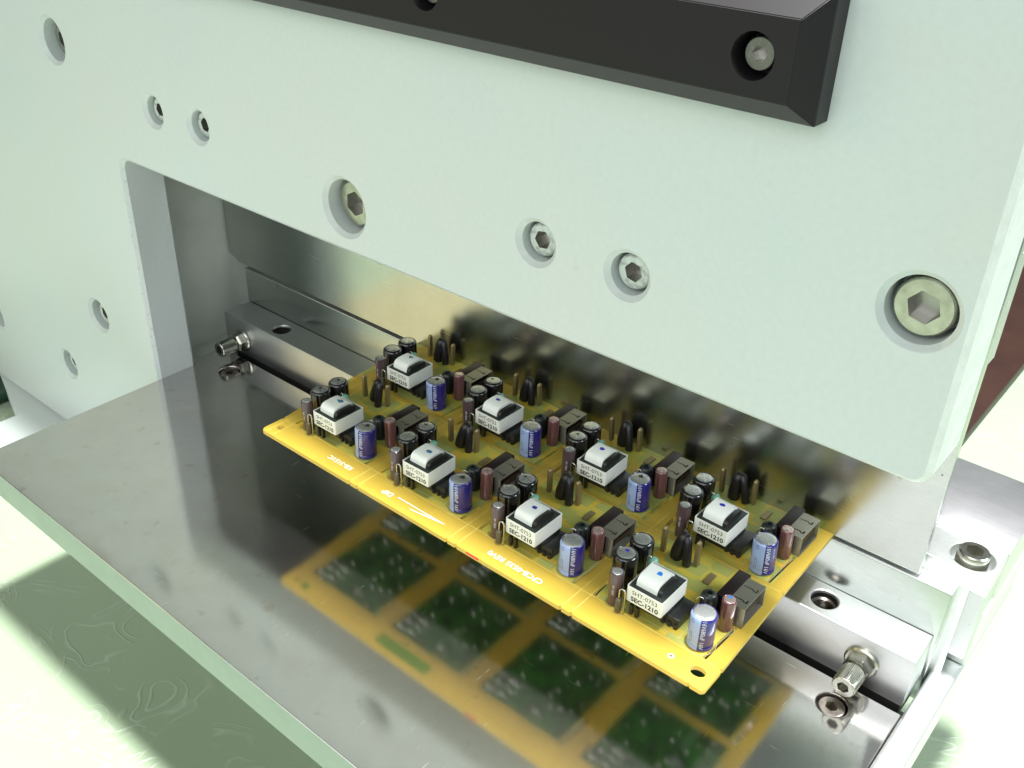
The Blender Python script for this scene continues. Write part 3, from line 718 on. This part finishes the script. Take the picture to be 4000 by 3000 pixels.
for row in range(2):
    for k in range(4):
        if (row, k) == (0, 3): boards[(row, k)] = proto; continue
        dx, dy = cell(k, row); L = []
        for o in proto:
            ddy = dy
            if o.name.startswith('usb'): pass
            c = copy_tree(o, pn, (dx, ddy, 0))
            if 'contact_pin' in o.name: c.rotation_euler = (R(random.uniform(-3, 3)), R(random.uniform(-4, 4)), 0)
            if 'sleeved_fuse' in o.name: c.rotation_euler = (0, R(random.uniform(-7, 7)), R(random.uniform(-15, 15)))
            if 'capacitor' in o.name and 'ceramic' not in o.name:
                c.rotation_euler = (R(random.uniform(-1.5, 1.5)), R(random.uniform(-2, 2)), R(random.uniform(-14, 14)) if 'blue' in o.name else R(random.uniform(0, 90)) if 'brown' not in o.name else R(random.uniform(-15, 15)))
            if o.name.startswith('transformer'): c.rotation_euler = (0, 0, R(random.uniform(-1.2, 1.2)))
            L.append(c)
        boards[(row, k)] = L
# marker ink on the coil tops
inks = {(0, 0): (ink_teal, 0.07, 1.5, 0.0, .12), (0, 1): (ink_teal, 0.06, 1.3, 0, 0.0), (0, 2): (ink_blue, 0.06, 1.1, -.02, .02), (0, 3): (ink_cyan, 0.065, 1.0, .0, .05),
        (1, 0): (ink_teal, 0.055, 1.3, -.05, .12), (1, 1): (ink_blue, 0.05, 1.3, -.12, .06), (1, 2): (ink_blue, 0.055, 1.3, -.08, .06), (1, 3): (ink_blue, 0.06, 1.2, -.10, .08)}
for key, (m, rr, sq, x, y) in inks.items():
    ink_dot(boards[key][0], m, x, y, 1.2715, rr*1.35, sq)
# ink on some can tops
for key, idx, m, rr, z in (((0, 3), 4, ink_blue, 0.06, 1.104), ((0, 3), 2, ink_cyan, 0.05, 1.054), ((0, 0), 5, ink_black, .06, 1.104), ((0, 0), 4, ink_black, .06, 1.104), ((0, 1), 5, ink_black, .05, 1.104), ((1, 1), 5, ink_black, .05, 1.104),
                       ((1, 2), 4, ink_black, .05, 1.104), ((0, 2), 5, ink_black, .05, 1.104), ((0, 1), 1, ink_black, 0.09, 1.124), ((0, 0), 1, ink_black, .08, 1.124), ((1, 0), 1, ink_black, .08, 1.124), ((1, 2), 1, ink_black, .08, 1.124)):
    ink_dot(boards[key][idx], m, -0.03, 0.08 if rr < .08 else 0.1, z, rr, 1.0)
sc.render.engine = 'CYCLES'
